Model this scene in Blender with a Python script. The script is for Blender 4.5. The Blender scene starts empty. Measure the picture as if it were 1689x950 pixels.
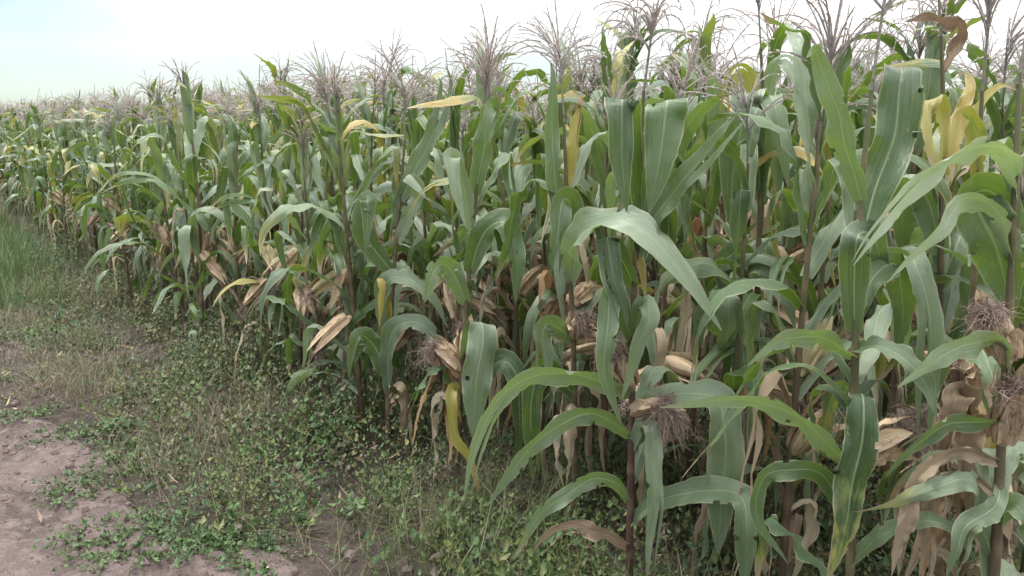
import bpy, math, random
import numpy as np
from mathutils import Vector
R = math.radians
sc = bpy.context.scene
col = sc.collection

# ------------------------------------------------------------------ camera
F, CX, CY, CAMH = 1325.0, 844.5, 475.0, 1.5
PITCH = math.atan((CY - 200.0) / F)
cd = bpy.data.cameras.new('camera'); cam = bpy.data.objects.new('camera', cd); col.objects.link(cam)
cam.location = (0, 0, CAMH); cam.rotation_euler = (R(90) - PITCH, 0, 0)
cd.sensor_width = 36; cd.lens = F / 1689 * 36; cd.clip_start = 0.05; cd.clip_end = 3000
sc.camera = cam
# ------------------------------------------------------------------ sky, sun, exposure
SUN_EL, SUN_AZ = R(66), R(-75)          # high sun behind the cloud, behind and left of the camera
w = bpy.data.worlds.new('World'); sc.world = w; w.use_nodes = True
nt = w.node_tree; nt.nodes.clear()
def N(nt, t, **kw):
    n = nt.nodes.new(t)
    for k, v in kw.items():
        if k.startswith('i_'): n.inputs[int(k[2:])].default_value = v
        else: setattr(n, k, v)
    return n
out = N(nt, 'ShaderNodeOutputWorld'); bg = N(nt, 'ShaderNodeBackground'); bg.inputs[1].default_value = 0.07
sky = N(nt, 'ShaderNodeTexSky', sky_type='NISHITA', sun_disc=False)
sky.sun_elevation = SUN_EL; sky.sun_rotation = SUN_AZ; sky.air_density = 1.0; sky.dust_density = 0.6
tc = N(nt, 'ShaderNodeTexCoord'); mp = N(nt, 'ShaderNodeMapping'); mp.inputs['Scale'].default_value = (1.3, 1.3, 4.5)
nz = N(nt, 'ShaderNodeTexNoise'); nz.inputs['Scale'].default_value = 1.6; nz.inputs['Detail'].default_value = 5
rp = N(nt, 'ShaderNodeValToRGB'); rp.color_ramp.elements[0].position = 0.20; rp.color_ramp.elements[1].position = 0.62
rp.color_ramp.elements[0].color = (0.34, 0.34, 0.34, 1)
mx = N(nt, 'ShaderNodeMix', data_type='RGBA'); mx.inputs['B'].default_value = (7.6, 7.65, 7.8, 1)
L = nt.links

sep = N(nt, 'ShaderNodeSeparateXYZ'); L.new(tc.outputs['Generated'], sep.inputs[0])
zen = N(nt, 'ShaderNodeMapRange'); zen.inputs[1].default_value = 0.05; zen.inputs[2].default_value = 1.0; zen.inputs[3].default_value = 1.0; zen.inputs[4].default_value = 4.6   # an overcast sky is brightest overhead
L.new(sep.outputs[2], zen.inputs[0])
cl = N(nt, 'ShaderNodeVectorMath', operation='SCALE'); cl.inputs[0].default_value = (6.8, 6.85, 6.9); L.new(zen.outputs[0], cl.inputs['Scale']); L.new(cl.outputs[0], mx.inputs['B'])
gap = N(nt, 'ShaderNodeMath', operation='MULTIPLY_ADD'); gap.inputs[1].default_value = 0.38; L.new(sep.outputs[0], gap.inputs[0]); L.new(nz.outputs['Fac'], gap.inputs[2])   # the cloud thins to the left
L.new(tc.outputs['Generated'], mp.inputs[0]); L.new(mp.outputs[0], nz.inputs['Vector']); L.new(gap.outputs[0], rp.inputs[0])
L.new(rp.outputs[0], mx.inputs['Factor']); thin = N(nt, 'ShaderNodeVectorMath', operation='MULTIPLY'); thin.inputs[1].default_value = (0.56, 0.74, 0.71); L.new(sky.outputs[0], thin.inputs[0]); L.new(thin.outputs[0], mx.inputs['A']); L.new(mx.outputs['Result'], bg.inputs[0]); L.new(bg.outputs[0], out.inputs[0])
sd = bpy.data.lights.new('sun', 'SUN'); sd.energy = 1.5; sd.angle = R(11); sd.color = (1, 0.97, 0.93)
so = bpy.data.objects.new('sun', sd); col.objects.link(so)
sdir = Vector((math.sin(SUN_AZ) * math.cos(SUN_EL), math.cos(SUN_AZ) * math.cos(SUN_EL), math.sin(SUN_EL)))
so.rotation_euler = sdir.to_track_quat('Z', 'Y').to_euler(); so.location = (0, 0, 20)
sc.view_settings.view_transform = 'Standard'; sc.view_settings.look = 'None'; sc.view_settings.gamma = 1
sc.view_settings.use_curve_mapping = False; sc.view_settings.exposure = 1.27
sc.render.engine = 'CYCLES'
sc.cycles.max_bounces = 4; sc.cycles.diffuse_bounces = 2; sc.cycles.glossy_bounces = 2; sc.cycles.transmission_bounces = 2
sc.cycles.use_denoising = True; sc.cycles.caustics_reflective = False; sc.cycles.caustics_refractive = False

# ------------------------------------------------------------------ helpers
fw = np.array([0, math.cos(PITCH), -math.sin(PITCH)]); up = np.array([0, math.sin(PITCH), math.cos(PITCH)]); rt = np.array([1.0, 0, 0])
CAM = np.array([0, 0, CAMH])
def at(px, py, Y):                          # the point Y metres ahead that the photograph shows at (px, py)
    d = fw + rt * (px - CX) / F + up * (CY - py) / F
    return CAM + d * (Y / d[1])
def hash2(ix, iy, s):
    h = np.sin(ix * 127.1 + iy * 311.7 + s * 74.7) * 43758.5453
    return h - np.floor(h)
def vnoise(x, y, s=0):
    x = np.asarray(x, float); y = np.asarray(y, float)
    ix, iy = np.floor(x), np.floor(y); fx, fy = x - ix, y - iy
    fx = fx * fx * (3 - 2 * fx); fy = fy * fy * (3 - 2 * fy)
    a, b = hash2(ix, iy, s), hash2(ix + 1, iy, s); c, d = hash2(ix, iy + 1, s), hash2(ix + 1, iy + 1, s)
    return (a * (1 - fx) + b * fx) * (1 - fy) + (c * (1 - fx) + d * fx) * fy
O2 = np.array([0.77, 1.8]); E2 = np.array([-0.6126, 0.7904]); N2 = np.array([0.7904, 0.6126])   # the field's front row and its inward side
def st(x, y):                               # along the front row, outwards from it
    dx, dy = np.asarray(x) - O2[0], np.asarray(y) - O2[1]
    return dx * E2[0] + dy * E2[1], -(dx * N2[0] + dy * N2[1])
def track_edge(t):
    return 0.70 + 0.15 * np.clip(t, 0, 3) + 0.32 * np.clip(t - 3, 0, 2.2) + 0.26 * (vnoise(t * 1.3, t * 0 + 3, 5) - 0.5) + 0.16 * (vnoise(t * 5, t * 0 + 9, 6) - 0.5)
def gz(x, y):
    t, s = st(x, y)
    far = np.clip(1.5 - np.hypot(x, y) / 40, 0, 1)
    z = (vnoise(np.asarray(x) * 0.9, np.asarray(y) * 0.9, 1) - 0.5) * 0.07 + (vnoise(np.asarray(x) * 4, np.asarray(y) * 4, 2) - 0.5) * 0.035
    z = z + (vnoise(np.asarray(x) * 13, np.asarray(y) * 13, 3) - 0.5) * 0.018
    tr = np.clip((s - track_edge(t)) / 0.25, 0, 1) * np.clip((3.6 - s) / 0.3, 0, 1)
    z = z - tr * 0.03 + tr * 0.016 * np.sin((s + 0.05 * np.sin(t * 3)) * 21) + tr * 0.05 * np.maximum(vnoise(np.asarray(x) * 7.3, np.asarray(y) * 7.3, 8) - 0.55, 0) + tr * 0.045 * np.maximum(vnoise(np.asarray(x) * 19, np.asarray(y) * 19, 9) - 0.6, 0)
    return z * far

class Geo:
    def __init__(s): s.V = []; s.Q = []; s.A = []; s.T = []; s.n = 0
    def add(s, V, Q, A, T):
        s.V.append(V); s.Q.append(Q + s.n); s.A.append(A); s.T.append(np.broadcast_to(T, V.shape)); s.n += len(V); return s
    def join(s, g, M=None, off=None, dr=0.0):
        V, Q, A, T = g.arrays()
        if M is not None: V = V @ M.T
        if off is not None: V = V + off
        if dr: A = A.copy(); A[:, 2] = (A[:, 2] + dr) % 1.0
        s.add(V, Q, A, T)
    def arrays(s):
        if len(s.V) > 1: s.V, s.Q, s.A, s.T = [np.concatenate(s.V)], [np.concatenate(s.Q)], [np.concatenate(s.A)], [np.concatenate(s.T)]
        return s.V[0], s.Q[0], s.A[0], s.T[0]
def mesh_of(name, g, m, smooth=True):
    V, Q, A, T = g.arrays()
    me = bpy.data.meshes.new(name)
    me.vertices.add(len(V)); me.vertices.foreach_set('co', V.astype(np.float32).ravel())
    me.loops.add(Q.size); me.loops.foreach_set('vertex_index', Q.astype(np.int32).ravel())
    me.polygons.add(len(Q)); me.polygons.foreach_set('loop_start', np.arange(0, Q.size, 4, dtype=np.int32))
    me.update(calc_edges=True)
    me.polygons.foreach_set('use_smooth', np.full(len(Q), smooth))
    for nm, D in (('luv', A), ('tint', T)):
        a = me.attributes.new(nm, 'FLOAT_VECTOR', 'POINT'); a.data.foreach_set('vector', np.ascontiguousarray(D, dtype=np.float32).ravel())
    me.materials.append(m); me.validate(); return me
def link(name, me, parent=None):
    o = bpy.data.objects.new(name, me); col.objects.link(o)
    if parent: o.parent = parent
    return o
def tag(o, label=None, cat=None, group=None, kind=None):
    for k, v in (('label', label), ('category', cat), ('group', group), ('kind', kind)):
        if v: o[k] = v
    return o

def nrm(v): return v / np.maximum(np.linalg.norm(v, axis=-1, keepdims=True), 1e-9)
def quads(n, k, wrap=False):
    i = np.arange(n - 1)[:, None]; j = np.arange(k if wrap else k - 1)[None]
    a = i * k + j; b = i * k + (j + 1) % k
    return np.stack([a, b, b + k, a + k], -1).reshape(-1, 4)
def spline(P, n):
    P = np.asarray(P, float); d = np.r_[0, np.cumsum(np.linalg.norm(np.diff(P[:, :3], axis=0), axis=1))]
    PP = np.vstack([2 * P[0] - P[1], P, 2 * P[-1] - P[-2]])
    o = []
    for s in np.linspace(0, d[-1], n):
        i = min(max(np.searchsorted(d, s, 'right') - 1, 0), len(P) - 2); t = (s - d[i]) / max(d[i + 1] - d[i], 1e-9)
        a, b, c, e = PP[i], PP[i + 1], PP[i + 2], PP[i + 3]
        o.append(0.5 * (2 * b + (c - a) * t + (2 * a - 5 * b + 4 * c - e) * t * t + (3 * b - a - 3 * c + e) * t ** 3))
    return np.array(o)
def tube(g, P, rad, k, T, r=0.0, ridge=0.0):
    n = len(P); tn = nrm(np.gradient(P, axis=0)); ref = np.array([0.31, 0.17, 0.0]) if abs(tn[0, 2]) > 0.7 else np.array([0, 0, 1.0])
    a = nrm(np.cross(tn, ref)); b = np.cross(tn, a); ph = np.linspace(0, 2 * math.pi, k, endpoint=False)
    rr = np.broadcast_to(np.asarray(rad, float), (n,))[:, None] * (1 + ridge * np.cos(ph * k / 2))[None]
    V = P[:, None] + rr[..., None] * (np.cos(ph)[None, :, None] * a[:, None] + np.sin(ph)[None, :, None] * b[:, None])
    A = np.zeros((n, k, 3)); A[..., 0] = (ph / math.pi - 1)[None]; A[..., 1] = np.linspace(0, 1, n)[:, None]; A[..., 2] = r
    T = np.asarray(T, float)
    if T.ndim == 2: T = np.repeat(T[:, None], k, 1).reshape(-1, 3)
    return g.add(V.reshape(-1, 3), quads(n, k, True), A.reshape(-1, 3), T)
def ribbon(g, P, S, W, nu, rng, fold=0.35, wave=0.25, wf=4.0, dry=0.0, tipdry=0.5, yel=0.0, edge=0.3, light=0.5, split=False):
    if dry > 0.5: split = split or rng.random() < 0.4; wave = max(wave, 0.45); W = W * (1 + 0.22 * np.sin(np.linspace(0, rng.uniform(8, 20), len(W)) + rng.uniform(0, 6)))
    n = len(P); tn = nrm(np.gradient(P, axis=0)); S = nrm(S - tn * (S * tn).sum(1, keepdims=True)); Nn = np.cross(S, tn)
    u = np.linspace(-1, 1, nu); v = np.linspace(0, 1, n); ph = rng.uniform(0, 6.28, 2)
    fo = fold * (1.25 - 0.9 * v)[:, None]
    wv = np.where(u > 0, 1, 0)[None] * np.sin(6.283 * wf * v + ph[0])[:, None] + np.where(u < 0, 1, 0)[None] * np.sin(6.283 * wf * 1.13 * v + ph[1])[:, None]
    nz = rng.uniform(-1, 1, (n, nu)) * (0.06 + 0.28 * (dry > 0.5))
    hgt = np.abs(u)[None] * np.sin(fo) + wave * wv * (u * u)[None] * np.sin(math.pi * np.clip(v * 1.05, 0, 1))[:, None] + nz * np.abs(u)[None]
    We = np.ones((n, nu))
    if nu >= 7:
        We[:, [0, -1]] += rng.uniform(-0.055, 0.03, (n, 2))
        for _ in range(rng.integers(0, 3)):       # small tears in the margin
            i0 = int(rng.integers(4, n - 3)); sd0 = int(rng.integers(2)); We[i0, -1 if sd0 else 0] *= rng.uniform(0.45, 0.75)
    V = P[:, None] + W[:, None, None] * (S[:, None] * (We * u[None] * np.cos(fo))[..., None] + Nn[:, None] * hgt[..., None])
    r = rng.random(); A = np.zeros((n, nu, 3)); A[..., 0] = u[None]; A[..., 1] = v[:, None]; A[..., 2] = r
    T = np.zeros((n, nu, 3))
    T[..., 0] = np.clip(dry + tipdry * np.clip((v - 0.72) / 0.28, 0, 1)[:, None] + edge * (np.abs(u) ** 4)[None], 0, 1)
    T[..., 1] = np.clip(yel + 0.35 * yel * np.abs(u)[None] + 0.75 * tipdry * np.clip((v - 0.45) * 1.8, 0, 1)[:, None], 0, 1); T[..., 2] = light
    if split and nu >= 5:                    # the blade is torn lengthwise from v0 to the tip
        m = int(rng.integers(1, nu - 1)); v0 = rng.uniform(0.35, 0.7); k = np.clip((v - v0) / (1 - v0), 0, 1)[:, None, None] * W[:, None, None].max()
        q1, q2 = rng.uniform(-0.5, 1.3, 2)
        for sl, sg, qq in ((slice(0, m + 1), -1, q1), (slice(m, nu), 1, q2)):
            Vs = V[:, sl] + k * (S[:, None] * sg * 0.35 + Nn[:, None] * (qq - 0.4) - np.array([0, 0, 0.5]) * qq) ; w_ = Vs.shape[1]
            g.add(Vs.reshape(-1, 3), quads(n, w_), A[:, sl].reshape(-1, 3), T[:, sl].reshape(-1, 3))
        return g
    Qd = quads(n, nu)
    if nu >= 7:                              # bites out of the margin and a few holes
        bad = [int(rng.integers(3, n - 2)) * (nu - 1) + (0 if rng.random() < 0.5 else nu - 2) for _ in range(rng.integers(0, 5))] + [int(rng.integers(4, n - 4)) * (nu - 1) + int(rng.integers(1, nu - 2)) for _ in range(rng.integers(0, 2))]
        Qd = np.delete(Qd, bad, 0)
    return g.add(V.reshape(-1, 3), Qd, A.reshape(-1, 3), T.reshape(-1, 3))
def profile(n, base=0.55, peak=0.35, tip=0.03):
    v = np.linspace(0, 1, n)
    return np.where(v < peak, base + (1 - base) * np.sin(v / peak * math.pi / 2), tip + (1 - tip) * np.clip(1 - (np.maximum(v - peak, 0) / (1 - peak)) ** 1.9, 0, 1))

# ------------------------------------------------------------------ materials
def mat(name):
    m = bpy.data.materials.new(name); m.use_nodes = True; t = m.node_tree; t.nodes.clear(); return m, t
def attr(t, nm):
    a = N(t, 'ShaderNodeAttribute', attribute_name=nm); s = N(t, 'ShaderNodeSeparateXYZ'); t.links.new(a.outputs['Vector'], s.inputs[0]); return a, s
def val(t, op, a, b=None, c=None):
    n = N(t, 'ShaderNodeMath', operation=op)
    for i, x in enumerate((a, b, c)):
        if x is None: continue
        if isinstance(x, (int, float)): n.inputs[i].default_value = x
        else: t.links.new(x, n.inputs[i])
    return n.outputs[0]
def mixc(t, f, a, b):
    n = N(t, 'ShaderNodeMix', data_type='RGBA')
    for s, x in (('Factor', f), ('A', a), ('B', b)):
        if isinstance(x, (int, float)): n.inputs[s].default_value = x
        elif isinstance(x, tuple): n.inputs[s].default_value = x + (1,)
        else: t.links.new(x, n.inputs[s])
    return n.outputs['Result']
def smooth(t, x, lo, hi):
    n = N(t, 'ShaderNodeMapRange', interpolation_type='SMOOTHSTEP'); t.links.new(x, n.inputs[0]); n.inputs[1].default_value = lo; n.inputs[2].default_value = hi; return n.outputs[0]
def noise(t, vec, scale, detail=3.0, rough=0.55):
    n = N(t, 'ShaderNodeTexNoise'); n.inputs['Scale'].default_value = scale; n.inputs['Detail'].default_value = detail; n.inputs['Roughness'].default_value = rough
    t.links.new(vec, n.inputs['Vector']); return n.outputs['Fac']
def combine(t, x, y, z):
    n = N(t, 'ShaderNodeCombineXYZ')
    for i, q in enumerate((x, y, z)):
        if isinstance(q, (int, float)): n.inputs[i].default_value = q
        else: t.links.new(q, n.inputs[i])
    return n.outputs[0]
def finish(t, colr, rough=0.5, spec=0.5, trans=0.0, tcol=None, bump=None, bstr=0.3, bdist=0.002, sheen=0.0):
    o = N(t, 'ShaderNodeOutputMaterial'); p = N(t, 'ShaderNodeBsdfPrincipled')
    t.links.new(colr, p.inputs['Base Color'])
    if isinstance(rough, (int, float)): p.inputs['Roughness'].default_value = rough
    else: t.links.new(rough, p.inputs['Roughness'])
    p.inputs['Specular IOR Level'].default_value = spec
    if sheen: p.inputs['Sheen Weight'].default_value = sheen; p.inputs['Sheen Roughness'].default_value = 0.4   # the waxy bloom of the leaf
    if bump is not None:
        b = N(t, 'ShaderNodeBump'); b.inputs['Strength'].default_value = bstr; b.inputs['Distance'].default_value = bdist
        t.links.new(bump, b.inputs['Height']); t.links.new(b.outputs[0], p.inputs['Normal'])
    if trans:
        q = N(t, 'ShaderNodeBsdfTranslucent'); t.links.new(tcol if tcol is not None else colr, q.inputs[0])
        s = N(t, 'ShaderNodeMixShader'); s.inputs[0].default_value = trans
        t.links.new(p.outputs[0], s.inputs[1]); t.links.new(q.outputs[0], s.inputs[2]); t.links.new(s.outputs[0], o.inputs[0])
    else: t.links.new(p.outputs[0], o.inputs[0])

def leaf_material():
    m, t = mat('maize_leaf')
    a, l = attr(t, 'luv'); b, k = attr(t, 'tint'); u, v, r = l.outputs; dry, yel, lgt = k.outputs
    r50 = val(t, 'MULTIPLY', r, 91.0)
    streak = noise(t, combine(t, val(t, 'MULTIPLY', u, 9.0), val(t, 'MULTIPLY', v, 1.2), r50), 1.9, 5, 0.75)
    blot = noise(t, combine(t, val(t, 'MULTIPLY', u, 1.1), val(t, 'MULTIPLY', v, 7.0), r50), 1.5, 4, 0.6)
    rr = val(t, 'FRACT', val(t, 'MULTIPLY', r, 7.31))
    g = mixc(t, rr, (0.009, 0.038, 0.010), (0.042, 0.106, 0.007))
    g = mixc(t, val(t, 'MULTIPLY', smooth(t, streak, 0.38, 0.72), 0.9), g, (0.078, 0.142, 0.046))
    g = mixc(t, val(t, 'MULTIPLY', lgt, val(t, 'ADD', 0.62, val(t, 'MULTIPLY', streak, 0.45))), g, (0.32, 0.385, 0.27))  # pale leaves: waxy tone plus the sky's silvery highlight painted into the base colour
    g = mixc(t, val(t, 'MULTIPLY', smooth(t, blot, 0.45, 0.8), 0.4), g, (0.10, 0.16, 0.04))
    yf = smooth(t, val(t, 'ADD', yel, val(t, 'MULTIPLY', val(t, 'SUBTRACT', blot, 0.5), 0.9)), 0.32, 0.72)
    ycol = mixc(t, rr, (0.30, 0.31, 0.06), (0.42, 0.29, 0.06))
    g = mixc(t, yf, g, ycol)
    df = smooth(t, val(t, 'ADD', dry, val(t, 'MULTIPLY', val(t, 'SUBTRACT', blot, 0.5), 0.8)), 0.42, 0.66)
    dcol = mixc(t, rr, (0.24, 0.165, 0.10), (0.66, 0.56, 0.39)); dcol = mixc(t, smooth(t, val(t, 'FRACT', val(t, 'MULTIPLY', r, 23.7)), 0.78, 0.9), dcol, (0.42, 0.24, 0.10))
    dcol = mixc(t, val(t, 'MULTIPLY', smooth(t, streak, 0.3, 0.8), 0.6), dcol, (0.20, 0.115, 0.065))
    g = mixc(t, df, g, dcol)
    sp = noise(t, combine(t, val(t, 'MULTIPLY', u, 5.0), val(t, 'MULTIPLY', v, 26.0), r50), 1.3, 2)
    g = mixc(t, val(t, 'MULTIPLY', smooth(t, sp, 0.66, 0.74), 0.75), g, (0.30, 0.24, 0.13))
    rib = val(t, 'SUBTRACT', 1.0, smooth(t, val(t, 'ABSOLUTE', u), 0.02, 0.085))
    rib = val(t, 'MULTIPLY', rib, val(t, 'SUBTRACT', 0.8, val(t, 'MULTIPLY', v, 0.65)))
    g = mixc(t, rib, g, mixc(t, df, (0.36, 0.44, 0.24), (0.42, 0.33, 0.2)))
    mar = smooth(t, val(t, 'ABSOLUTE', u), 0.90, 0.97); g = mixc(t, val(t, 'MULTIPLY', mar, 0.55), g, (0.40, 0.38, 0.24))
    tr = mixc(t, 0.55, g, (0.26, 0.42, 0.02)); tr = mixc(t, df, tr, dcol)
    bump = val(t, 'ADD', val(t, 'MULTIPLY', streak, 0.8), val(t, 'MULTIPLY', rib, -0.6))
    rough = val(t, 'ADD', val(t, 'ADD', 0.20, val(t, 'MULTIPLY', streak, 0.2)), val(t, 'MULTIPLY', df, 0.4))
    finish(t, g, rough, 0.9, 0.25, tr, bump, 0.7, 0.006, sheen=0.06); return m
def stalk_material():
    m, t = mat('maize_stalk'); a, l = attr(t, 'luv'); b, k = attr(t, 'tint'); u, v, r = l.outputs; x, y, z = k.outputs
    s = noise(t, combine(t, val(t, 'MULTIPLY', u, 4.0), val(t, 'MULTIPLY', v, 3.0), r), 3.0, 4)
    c = mixc(t, x, (0.095, 0.125, 0.045), (0.07, 0.034, 0.032)); c = mixc(t, y, c, (0.24, 0.165, 0.10))
    c = mixc(t, smooth(t, s, 0.5, 0.8), c, (0.14, 0.10, 0.07)); finish(t, c, 0.5, 0.4, bump=s, bstr=0.3); return m
def tassel_material():
    m, t = mat('maize_tassel'); a, l = attr(t, 'luv'); b, k = attr(t, 'tint'); u, v, r = l.outputs
    s = noise(t, combine(t, u, val(t, 'MULTIPLY', v, 40.0), val(t, 'MULTIPLY', r, 60.0)), 1.0, 3)
    c = mixc(t, smooth(t, s, 0.3, 0.7), (0.40, 0.365, 0.365), (0.64, 0.595, 0.575)); c = mixc(t, k.outputs[0], c, (0.36, 0.26, 0.15))
    c = mixc(t, k.outputs[1], c, (0.12, 0.14, 0.05)); finish(t, c, 0.7, 0.25, 0.6); return m
def husk_material():
    m, t = mat('maize_husk'); a, l = attr(t, 'luv'); b, k = attr(t, 'tint'); u, v, r = l.outputs
    s = noise(t, combine(t, val(t, 'MULTIPLY', u, 14.0), val(t, 'MULTIPLY', v, 1.2), val(t, 'MULTIPLY', r, 40.0)), 1.0, 4, 0.65)
    bl = noise(t, combine(t, u, val(t, 'MULTIPLY', v, 3.0), val(t, 'MULTIPLY', r, 70.0)), 1.6, 3)
    c = mixc(t, smooth(t, s, 0.3, 0.75), (0.36, 0.24, 0.15), (0.68, 0.56, 0.39)); c = mixc(t, smooth(t, bl, 0.5, 0.75), c, (0.20, 0.105, 0.07))
    c = mixc(t, k.outputs[1], c, (0.17, 0.20, 0.06)); finish(t, c, 0.65, 0.3, 0.12, bump=s, bstr=0.5, bdist=0.004); return m
def simple(name, c0, c1, rough=0.7, spec=0.25, trans=0.0, third=None, fourth=None):
    m, t = mat(name); a, l = attr(t, 'luv'); b, k = attr(t, 'tint')
    c = mixc(t, l.outputs[2], c0, c1); c = mixc(t, k.outputs[0], c, mixc(t, l.outputs[2], third, fourth) if fourth else (third or c1))
    if third: c = mixc(t, k.outputs[1], c, (0.20, 0.22, 0.06))
    finish(t, c, rough, spec, trans); return m
def soil(name, c0, c1, c2):
    m, t = mat(name); g = N(t, 'ShaderNodeNewGeometry'); P = g.outputs['Position']
    a = noise(t, P, 1.7, 6, 0.6); b = noise(t, P, 14.0, 6, 0.7); c = noise(t, P, 70.0, 4, 0.7)
    k = mixc(t, smooth(t, a, 0.35, 0.65), c0, c1); k = mixc(t, smooth(t, b, 0.42, 0.72), k, c2)
    k = mixc(t, val(t, 'MULTIPLY', smooth(t, c, 0.5, 0.75), 0.5), k, (0.06, 0.046, 0.041))
    h = val(t, 'ADD', val(t, 'MULTIPLY', b, 1.0), val(t, 'MULTIPLY', c, 0.45)); finish(t, k, 0.9, 0.15, bump=h, bstr=1.0, bdist=0.035); return m
M_leaf, M_stalk, M_tassel, M_husk = leaf_material(), stalk_material(), tassel_material(), husk_material()
M_silk = simple('dry_silk', (0.12, 0.08, 0.062), (0.36, 0.28, 0.235))
M_grass = simple('grass_blades', (0.022, 0.056, 0.018), (0.068, 0.115, 0.040), 0.55, 0.3, 0.25, (0.085, 0.065, 0.052), (0.30, 0.25, 0.19))
M_tall = simple('tall_grass_blades', (0.035, 0.095, 0.032), (0.085, 0.165, 0.062), 0.5, 0.35, 0.3, (0.20, 0.165, 0.11), (0.36, 0.31, 0.22))
M_weed = simple('weed_leaves', (0.018, 0.056, 0.017), (0.085, 0.155, 0.055), 0.5, 0.4, 0.2, (0.11, 0.080, 0.056))
M_litter = simple('dry_litter', (0.13, 0.09, 0.065), (0.42, 0.33, 0.23), 0.8, 0.2, 0.1)
M_clod = simple('soil_clods', (0.10, 0.074, 0.066), (0.17, 0.13, 0.12), 0.95, 0.1)
M_soil = soil('field_soil', (0.085, 0.066, 0.057), (0.05, 0.04, 0.034), (0.12, 0.095, 0.082))
M_track = soil('track_soil', (0.160, 0.120, 0.112), (0.090, 0.068, 0.062), (0.23, 0.18, 0.168))

# ------------------------------------------------------------------ ground and track
def axis(a, b, step, far):
    c = list(np.arange(a, b, step)); d = step
    while c[-1] < far: d *= 1.25; c.append(c[-1] + d)
    d = step
    while c[0] > -far: d *= 1.25; c.insert(0, c[0] - d)
    return np.array(c)
xs, ys = axis(-7, 3.5, 0.045, 1500), axis(0.9, 9.5, 0.045, 1500)
X, Y = np.meshgrid(xs, ys, indexing='xy'); n, k = X.shape
g = Geo(); V = np.stack([X, Y, gz(X, Y)], -1).reshape(-1, 3); g.add(V, quads(n, k), V * 0, np.zeros(3))
tag(link('ground', mesh_of('ground', g, M_soil)), kind='structure')
tt = np.r_[np.arange(-3, 9, 0.05), np.arange(9, 60, 0.5)]; ww = np.linspace(0, 1, 52) ** 1.0
Tt = np.repeat(tt[:, None], 52, 1); s0 = track_edge(tt)[:, None]; S_ = s0 + (3.7 - s0) * ww[None]
X = O2[0] + Tt * E2[0] - S_ * N2[0]; Y = O2[1] + Tt * E2[1] - S_ * N2[1]
Z = gz(X, Y) + 0.013; Z[:, 0] -= 0.02; Z[:, -1] -= 0.02
g = Geo(); V = np.stack([X, Y, Z], -1).reshape(-1, 3); g.add(V, quads(*X.shape), V * 0, np.zeros(3))
tag(link('dirt_track', mesh_of('dirt_track', g, M_track)), kind='structure')

# ------------------------------------------------------------------ maize parts
LODS = {'hi': dict(n=30, nu=9, tn=14, ts=4, sk=10, spk=True), 'mid': dict(n=19, nu=5, tn=9, ts=3, sk=7, spk=True), 'low': dict(n=8, nu=3, tn=5, ts=3, sk=4, spk=False)}
def leaf_geo(rng, base, az, Ln, hw, th0, th1, sb, wb, lod, twist=0.0, azd=0.0, **kw):
    q = LODS[lod]; n = q['n']; v = np.linspace(0, 1, n)
    x = np.clip((v - sb + wb) / (2 * wb), 0, 1); th = th0 + (th1 - th0) * x * x * (3 - 2 * x); th = th - 0.25 * v
    kk = np.cumsum(rng.normal(size=(2, n)), 1) / math.sqrt(n); kk = kk - kk[:, :1]; th = th + 0.34 * kk[0]; a = az + azd * v * v + 0.65 * kk[1]; d = np.stack([np.cos(th) * np.cos(a), np.cos(th) * np.sin(a), np.sin(th)], -1)
    P = base + np.r_[np.zeros((1, 3)), np.cumsum((d[1:] + d[:-1]) / 2, 0)] * Ln / (n - 1)
    S0 = np.stack([-np.sin(a), np.cos(a), 0 * a], -1); Nn = np.cross(S0, d); tw = (twist * v ** 1.5 + 0.25 * np.sin(v * rng.uniform(6, 13) + rng.uniform(0, 6)))[:, None]
    return ribbon(Geo(), P, S0 * np.cos(tw) + Nn * np.sin(tw), hw * profile(n), q['nu'], rng, **kw)
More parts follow.
